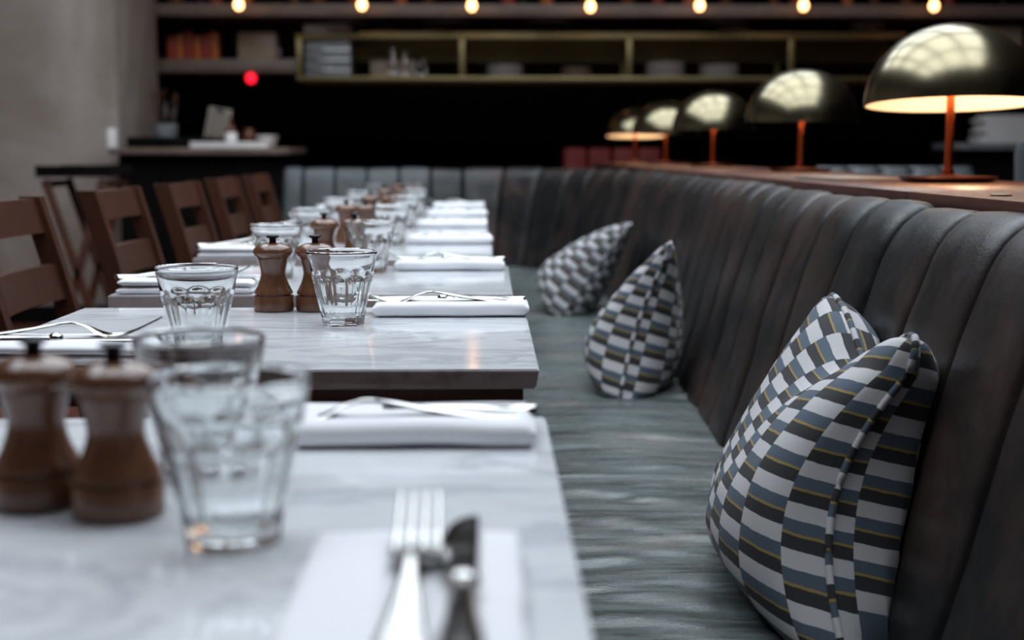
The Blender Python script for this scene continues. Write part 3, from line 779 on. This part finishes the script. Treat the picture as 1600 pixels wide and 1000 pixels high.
tag(o, 'cream folded menu card lying on the ledge left of the big lamp', 'menu')

# ------------------------------------------------------------------ booth and chair beyond the ledge
bo = thing('booth_bench', 'pale blue grey channelled bench back beyond the ledge, behind the big lamp', 'bench', (1.62, 5.45, 0))
for k in range(5):
    b = MB()
    def fn(u, v, k=k):
        w = 2*u-1; z = 0.45 + 0.455*v; yb2 = 0.0 if v < 0.9 else (v-0.9)*0.5
        return (-0.31 + k*0.124 + 0.123*u, -0.03*(1-abs(w)**4)*(1-0.6*max(0, v-0.85)/0.15) + yb2, z)
    b.grid(10, 14, fn); part('back_channel', b, M['far_lit_leather'], bo, 180)
b = MB(); b.box((0, 0.05, 0.45), (0.62, 0.06, 0.89), 0.01); b.box((0, -0.02, 0.20), (0.62, 0.50, 0.36), 0.01); part('frame', b, M['black'], bo)
b = MB(); b.box((0, -0.22, 0.415), (0.62, 0.42, 0.09), 0.025); part('seat_cushion', b, M['far_lit_leather'], bo)
rb = thing('partition', 'low dark red leather partition beyond the farthest lamp', 'partition', (0.78, 8.75, 0))
b = MB(); b.box((0, 0.05, 0.44), (0.62, 0.10, 0.88)); part('frame', b, M['black'], rb, 0)
for k in range(4):
    b = MB(); b.box((-0.232+0.155*k, -0.02, 0.66), (0.150, 0.07, 0.66), 0.025, seg=3); part('padded_panel', b, M['red_leather'], rb)
ac = thing('upholstered_chair', 'dark navy upholstered chair at the right edge behind the ledge', 'chair', (1.52, 3.35, 0))
b = MB(); b.box((0.06, 0, 0.42), (0.50, 0.50, 0.12), 0.03); part('seat', b, M['navy'], ac)
b = MB()
b.box((0.08, 0.20, 0.74), (0.46, 0.09, 0.52), 0.04, Matrix.Rotation(R(-8), 4, 'X')); b.box((-0.16, 0.0, 0.66), (0.07, 0.44, 0.36), 0.03, Matrix.Rotation(R(14), 4, 'Y')); part('backrest', b, M['navy'], ac)
for sx in (-0.14, 0.26):
    for sy in (-0.2, 0.2):
        b = MB(); b.lathe([(0.012, 0), (0.018, 0.37)], 12, (sx, sy, 0)); part('leg', b, M['black'], ac)

# ------------------------------------------------------------------ left: service counter, stand
ct = thing('service_counter', 'black service counter with a pale worn top at the end of the left wall', 'counter', (-1.56, 7.85, 0))
b = MB(); b.box((0, 0.03, 0.475), (0.90, 0.62, 0.95), 0.004); part('body', b, M['black'], ct)
b = MB(); b.box((0.0, 0, 0.968), (0.97, 0.72, 0.036), 0.005); part('countertop', b, M['shelf_wood'], ct)
b = MB(); b.box((-0.475, -0.30, 1.02), (0.045, 0.06, 0.14), 0.004); part('upstand', b, M['white_board'], ct)
CZ = 0.9864
def single(name, mb, mat, loc, label, cat, group=None, rot=(0, 0, 0), smooth=40):
    o = part(name, mb, M[mat], None, smooth); o.location = loc; o.rotation_euler = rot; tag(o, label, cat, group); return o
b = MB(); b.box((0, 0, 0.004), (0.50, 0.30, 0.008), 0.002)
for s_ in (-1, 1): b.box((0, s_*0.145, 0.03), (0.50, 0.01, 0.06), 0.002); b.box((s_*0.245, 0, 0.03), (0.01, 0.30, 0.06), 0.002)
single('serving_tray', b, 'black', (-1.76, 7.90, CZ), 'black high-sided tray at the left of the service counter', 'tray')
b = MB(); b.lathe([(0.055, 0), (0.062, 0.01), (0.070, 0.14), (0.072, 0.142), (0.066, 0.142), (0.058, 0.012), (0.01, 0.01)], 28)
po = thing('utensil_pot', 'dim grey metal pot of utensils standing at the back of the service counter', 'pot', (-1.88, 8.13, CZ)); part('pot', b, M['galv'], po)
rd = random.Random(5)
for k in range(6):
    a = rd.uniform(0, 6.28); b = MB(); p1 = (0.03*math.cos(a), 0.03*math.sin(a), 0.05); p2 = (0.07*math.cos(a), 0.07*math.sin(a), 0.26+rd.uniform(-0.03, 0.03))
    b.tube([p1, p2], [0.004, 0.005]); b.tube([Vector(p2) - Vector((0, 0, 0.02)), Vector(p2)+Vector((0, 0, 0.02)), Vector(p2)+Vector((0, 0, 0.05))], [0.006, 0.02, 0.012], flat=0.4); part('utensil', b, M['steel'] if k % 2 else M['dark_wood'], po)
cb = thing('clipboard', 'grey lined clipboard tilted behind the tray on the service counter', 'clipboard', (-1.60, 8.12, CZ+0.012), (R(-14), R(9), 0))
b = MB(); b.box((0, 0, 0.115), (0.135, 0.006, 0.23), 0.002); part('board', b, M['cream'], cb)
b = MB()
for k in range(9): b.box((0, -0.0038, 0.03+0.021*k), (0.11, 0.0012, 0.004))
part('printed_lines', b, M['black'], cb, 0)
b = MB(); b.box((0, -0.006, 0.215), (0.05, 0.008, 0.02), 0.002); part('clip', b, M['iron'], cb)
bt = thing('labelled_bottle', 'small amber bottle with a white label on the service counter', 'bottle', (-1.44, 7.80, CZ))
b = MB(); b.lathe([(0.030, 0), (0.033, 0.004), (0.033, 0.095), (0.026, 0.112), (0.012, 0.125), (0.011, 0.15), (0.013, 0.152), (0.013, 0.165)], 24); part('body', b, M['amber'], bt)
b = MB(); b.lathe([(0.0336, 0.012), (0.0336, 0.085)], 24, caps=False); part('paper_label', b, M['paper'], bt)
b = MB(); b.lathe([(0.030, 0), (0.036, 0.01), (0.036, 0.08), (0.028, 0.095), (0.028, 0.11)], 24); single('storage_jar', b, 'amber', (-1.345, 7.84, CZ), 'squat brown jar right of the labelled bottle', 'jar')
b = MB(); b.lathe([(0.030, 0), (0.050, 0.02), (0.066, 0.07), (0.063, 0.07), (0.046, 0.022), (0.01, 0.006)], 28); single('bowl', b, 'white_china', (-1.24, 7.80, CZ), 'pale bowl at the right end of the service counter', 'bowl')
b = MB()
for k in range(5): b.box((0.004*(k % 3), 0.003*(k % 2), 0.0032+0.0062*k), (0.42, 0.24, 0.006), 0.001)
single('menu_stack', b, 'paper', (-1.40, 7.62, CZ), 'flat stack of white menus lying on the front of the service counter', 'menus')
st = thing('folding_stand', 'dark wooden folding stand with a black tray behind the second chair', 'stand', (-1.84, 6.35, 0))
for s_ in (-1, 1):
    for d in (-1, 1):
        b = MB(); b.beam((-0.13*d, s_*0.17, 0.0), (0.13*d, s_*0.17, 0.84), 0.035, 0.022); part('leg', b, M['dark_wood'], st)
for d in (-1, 1):
    b = MB(); b.beam((0.13*d, -0.18, 0.82), (0.13*d, 0.18, 0.82), 0.03, 0.03); part('cross_rail', b, M['dark_wood'], st)
b = MB(); b.box((0, 0, 0.862), (0.33, 0.40, 0.02), 0.006); b.box((0, 0.19, 0.885), (0.33, 0.015, 0.035), 0.004); b.box((0, -0.19, 0.885), (0.33, 0.015, 0.035), 0.004); part('tray', b, M['black'], st)

# ------------------------------------------------------------------ far bar: shelves and what stands on them  (x metres at y = 9)
PX = 0.0041
def bx(px): return (px - 763)*PX
def bz(py): return 0.958 + (239-py)*0.00409
YB = 9.0
rk = thing('brass_rack', 'long brass framed hanging rack across the dark back bar', 'rack', (0, YB, 0))
posts = [467, 722, 985, 1240, 1420]
for k, p in enumerate(posts):
    for yy in (0.0, 0.42):
        b = MB(); b.box((bx(p), yy, (bz(57)+bz(124))/2), (0.034, 0.03, bz(57)-bz(124)), 0.003); part('post', b, M['shelf_brass'], rk)
for zz in (bz(58), bz(123)):
    for yy in (0.0, 0.42):
        b = MB(); b.box(((bx(467)+bx(1420))/2, yy, zz), (bx(1420)-bx(467)+0.034, 0.034, 0.030), 0.003); part('rail', b, M['shelf_brass'], rk)
b = MB(); b.box(((bx(467)+bx(1420))/2, 0.21, bz(121)), (bx(1420)-bx(467), 0.40, 0.012)); part('shelf_board', b, M['shelf_wood'], rk, 0)
for a, c in zip(posts, posts[1:]):
    b = MB(); b.box(((bx(a)+bx(c))/2, 0.415, (bz(60)+bz(90))/2), (bx(c)-bx(a)-0.04, 0.006, bz(60)-bz(90))); part('back_panel', b, M['shelf_brass'], rk, 0)
for p in (480, 985, 1400):
    for yy in (0.42,):
        b = MB(); b.tube([(bx(p), yy, bz(57)), (bx(p), yy, CEIL)], 0.008); part('hanging_rod', b, M['iron'], rk)
SZ = bz(121) + 0.0065
cr = thing('glass_crate', 'silver wire crate with a bright white lid at the left of the brass rack', 'crate', (bx(511), YB+0.155, SZ))
b = MB(); b.box((0, 0, 0.142), (0.29, 0.26, 0.284), 0.006)
part('body', b, M['galv'], cr)
b = MB(); b.box((0, 0, 0.310), (0.30, 0.27, 0.050), 0.008); part('lid', b, M['white_board'], cr)
for k in range(4):
    b = MB(); b.box((0, -0.133, 0.04+0.065*k), (0.29, 0.006, 0.008), 0.001); part('wire', b, M['steel'], cr)
def jar(px, py, h, r, lab):
    b = MB(); b.lathe([(r*0.9, 0), (r, 0.006), (r, h*0.55), (r*0.55, h*0.72), (r*0.5, h*0.85), (r*0.65, h*0.88), (r*0.6, h)], 20)
    single('glass_jar', b, 'glass', (bx(px), YB+0.12, SZ), lab, 'jar', 'glass jars on the brass rack')
jar(612, 0, 0.19, 0.040, 'taller left glass jar on the brass rack'); jar(631, 0, 0.17, 0.034, 'glass jar just right of the tallest jar on the brass rack'); jar(656, 0, 0.125, 0.042, 'short right glass jar on the brass rack')
rd = random.Random(11)
def stack(px, n, r, loc_z, lab, mat='white_china', yy=0.2, grp='plate stacks on the back bar'):
    b = MB()
    for k in range(n): b.lathe([(r*0.6, 0), (r, 0.012), (r, 0.016), (r*0.55, 0.006)], 24, (0, 0, k*0.0165))
    single('plate_stack', b, mat, (bx(px), YB+yy, loc_z), lab, 'plates', grp)
stack(790, 5, 0.12, SZ, 'pale plate stack in the second bay of the brass rack')
stack(1048, 6, 0.13, SZ, 'left plate stack in the third bay of the brass rack'); stack(1135, 5, 0.13, SZ, 'right plate stack in the third bay of the brass rack')
stack(905, 4, 0.10, SZ, 'low plate stack at the right of the second bay', 'beige_china')
b = MB(); b.box((0, 0, 0.06), (0.30, 0.16, 0.12), 0.01); single('storage_box', b, 'beige_china', (bx(610), YB+0.29, SZ), 'brown box behind the glass jars on the brass rack', 'box')
def bowl(px, r, h, z, mat, lab, yy=0.2):
    b = MB(); b.lathe([(r*0.96, 0), (r, 0.005), (r*0.9, h*0.5), (r*0.55, h*0.88), (r*0.3, h)], 28)
    single('upturned_bowl', b, mat, (bx(px), YB+yy, z), lab, 'bowl', 'upturned bowls on top of the brass rack')
b = MB(); b.box(((bx(560)+bx(1420))/2, 0.21, bz(57)+0.020), (bx(1420)-bx(560), 0.44, 0.010)); part('top_board', b, M['shelf_brass'], rk, 0)
TZ2 = bz(57)+0.0255
bowl(600, 0.10, 0.05, TZ2, 'beige_china', 'leftmost upturned brown bowl on top of the brass rack'); bowl(688, 0.12, 0.055, TZ2, 'beige_china', 'second upturned brown bowl on top of the rack')
bowl(860, 0.07, 0.035, TZ2, 'beige_china', 'small upturned bowl on top of the rack, in the middle'); bowl(1158, 0.13, 0.072, TZ2, 'white_china', 'large pale upturned bowl on top of the rack')
# left shelf
ls = thing('wall_shelf', 'grey brown wooden shelf on the back wall above the service counter', 'shelf', (0, YB, 0))
b = MB(); b.box(((bx(243)+bx(462))/2, 0.25, bz(103)), (bx(462)-bx(243), 0.50, 0.085), 0.006); part('shelf_board', b, M['shelf_wood'], ls)
for p in (262, 440):
    b = MB(); b.box((bx(p), 0.47, bz(103)+0.6), (0.03, 0.02, 1.3), 0.002); part('bracket', b, M['iron'], ls)
LSZ = bz(103)+0.0428
for k in range(6):
    b = MB(); h = 0.15 + 0.03*((k*7) % 3)/2; b.box((0, 0, h/2), (0.052, 0.12, h), 0.01)
    single('wrapped_packet', b, 'orange' if k % 2 else 'red', (bx(262+13.6*k), YB+0.15, LSZ), '%s %s packet, %s from the left on the wooden shelf' % ('tall' if k % 3 == 0 else 'upright', 'orange' if k % 2 else 'dark red', ['first', 'second', 'third', 'fourth', 'fifth', 'sixth'][k]), 'packet', 'orange and red packets on the wooden shelf')
b = MB(); b.box((0, 0, 0.09), (0.25, 0.22, 0.18), 0.008); single('white_tub', b, 'beige_china', (bx(398), YB+0.2, LSZ), 'pale rectangular tub on the wooden shelf, right of the packets', 'tub')
b = MB(); b.lathe([(0.015, 0), (0.018, 0.05), (0.010, 0.07), (0.012, 0.10)], 16); single('cruet', b, 'glass', (bx(432), YB+0.10, LSZ), 'little glass cruet beside the pale tub', 'cruet')
b = MB(); b.lathe([(0.001, -0.034), (0.024, -0.026), (0.034, 0), (0.024, 0.026), (0.001, 0.034)], 20, caps=False); single('indicator_light', b, 'red_light', (bx(389), YB+0.05, bz(103)-0.0425-0.034), 'round glowing red indicator light under the wooden shelf', 'light')
# top shelf, with bulbs
ts = thing('bar_gantry', 'long brown gantry shelf along the top of the back bar', 'shelf', (0, YB, 0))
b = MB(); b.box(((bx(245)+4.6)/2, 0.10, bz(21)), (4.6-bx(245), 0.56, 0.075), 0.006); part('shelf_board', b, M['shelf_wood'], ts)
for p in (300, 560, 820, 1080, 1340, 1600):
    b = MB(); b.box((bx(p), 0.30, (bz(12)+CEIL)/2), (0.03, 0.03, CEIL-bz(12)), 0.002); part('upright', b, M['iron'], ts)
GZ = bz(21)+0.038
NTH = 'first second third fourth fifth sixth seventh eighth ninth tenth eleventh twelfth thirteenth fourteenth fifteenth sixteenth seventeenth eighteenth nineteenth twentieth twenty-first twenty-second'.split()
for k in range(22):
    px = 275 + k*58 + rd.uniform(-12, 12); h = rd.uniform(0.20, 0.30); r = rd.uniform(0.032, 0.05)
    b = MB(); b.lathe([(r*0.95, 0), (r, 0.006), (r, h*0.6), (r*0.35, h*0.78), (r*0.3, h)], 16)
    single('spirit_bottle', b, ['amber', 'red', 'orange', 'amber'][k % 4], (bx(px), YB+0.05+0.1*(k % 2), GZ), '%s bottle, %s from the left of the row on the gantry shelf' % (['amber', 'red', 'orange', 'brown'][k % 4], NTH[k]), 'bottle', 'bottles on the gantry shelf')
BUL = ['leftmost', 'second', 'third', 'fourth', 'fifth', 'sixth', 'rightmost']
for k, (px, py, e) in enumerate([(378, 10, 1), (568, 10, 1), (738, 11, 1), (922, 12, 1), (1092, 10, 1), (1254, 10, 1), (1458, 10, 1)]):
    yb3 = YB-0.36; X_ = (px-763)*0.00397; Z_ = 0.958 + (239-py)*0.00396
    t = thing('pendant_bulb', '%s of the seven glowing warm bulbs along the top of the back bar' % BUL[k], 'bulb', (X_, yb3, Z_), group='glowing bulbs over the back bar')
    b = MB(); b.lathe([(0.002, -0.036), (0.018, -0.030), (0.028, -0.010), (0.026, 0.008), (0.014, 0.026), (0.012, 0.034)], 20); part('bulb', b, M['bulb'], t)
    b = MB(); b.lathe([(0.016, 0.034), (0.018, 0.05), (0.014, 0.085)], 16); b.tube([(0, 0, 0.08), (0, 0, CEIL-Z_)], 0.003, 6); part('socket', b, M['shelf_brass'], t)
# under the gantry: hanging dish warmers seen edge-on
for k, px in enumerate((540, 700, 860, 1130)):
    b = MB(); b.lathe([(0.02, 0.016), (0.10, 0.010), (0.17, 0.0), (0.165, -0.003), (0.02, 0.008)], 28); b.tube([(0, 0, 0.014), (0, 0, 0.024)], 0.006, 6)
    single('pan_lid', b, 'galv', (bx(px), YB-0.02, bz(36)), '%s grey pan lid hanging under the gantry shelf' % ['leftmost', 'second', 'third', 'rightmost'][k], 'lid', 'pan lids under the gantry')
# right side of the bar
sr = thing('side_shelf', 'grey steel shelf at the right behind the big lamp', 'shelf', (3.6, YB, 0))
b = MB(); b.box((0, 0.1, 1.00), (1.2, 0.45, 0.04), 0.004); part('shelf_board', b, M['galv'], sr)
b = MB(); b.box((0, 0.15, 0.49), (1.1, 0.3, 0.97), 0.004); part('body', b, M['black'], sr)
b = MB()
for k in range(8): b.box((rd.uniform(-0.03, 0.03), 0, 0.012+0.0225*k), (0.40, 0.25, 0.021), 0.004)
single('folded_linen', b, 'white_board', (3.42, YB+0.05, 1.021), 'pale pile of folded linen right of the big lamp stem', 'linen')
b = MB(); b.lathe([(0.05, 0), (0.11, 0.03), (0.13, 0.075), (0.126, 0.075), (0.10, 0.035), (0.01, 0.01)], 28); single('mixing_bowl', b, 'white_china', (bx(1375), YB+0.2, TZ2), 'pale pinkish bowl at the right end of the brass rack, by the big lamp', 'bowl')
b = MB(); b.box((0, 0, 0.10), (0.36, 0.25, 0.20), 0.01); single('carton', b, 'beige_china', (bx(1560), YB+0.1, bz(21)-0.038-0.24), 'brown carton under the gantry at the far right', 'carton')
b = MB(); b.box((bx(1560), YB+0.1, bz(21)-0.038-0.252), (0.7, 0.4, 0.02)); o = part('lower_shelf', b, M['shelf_wood'], None, 0); tag(o, 'short brown shelf holding the carton at the top right', 'shelf')
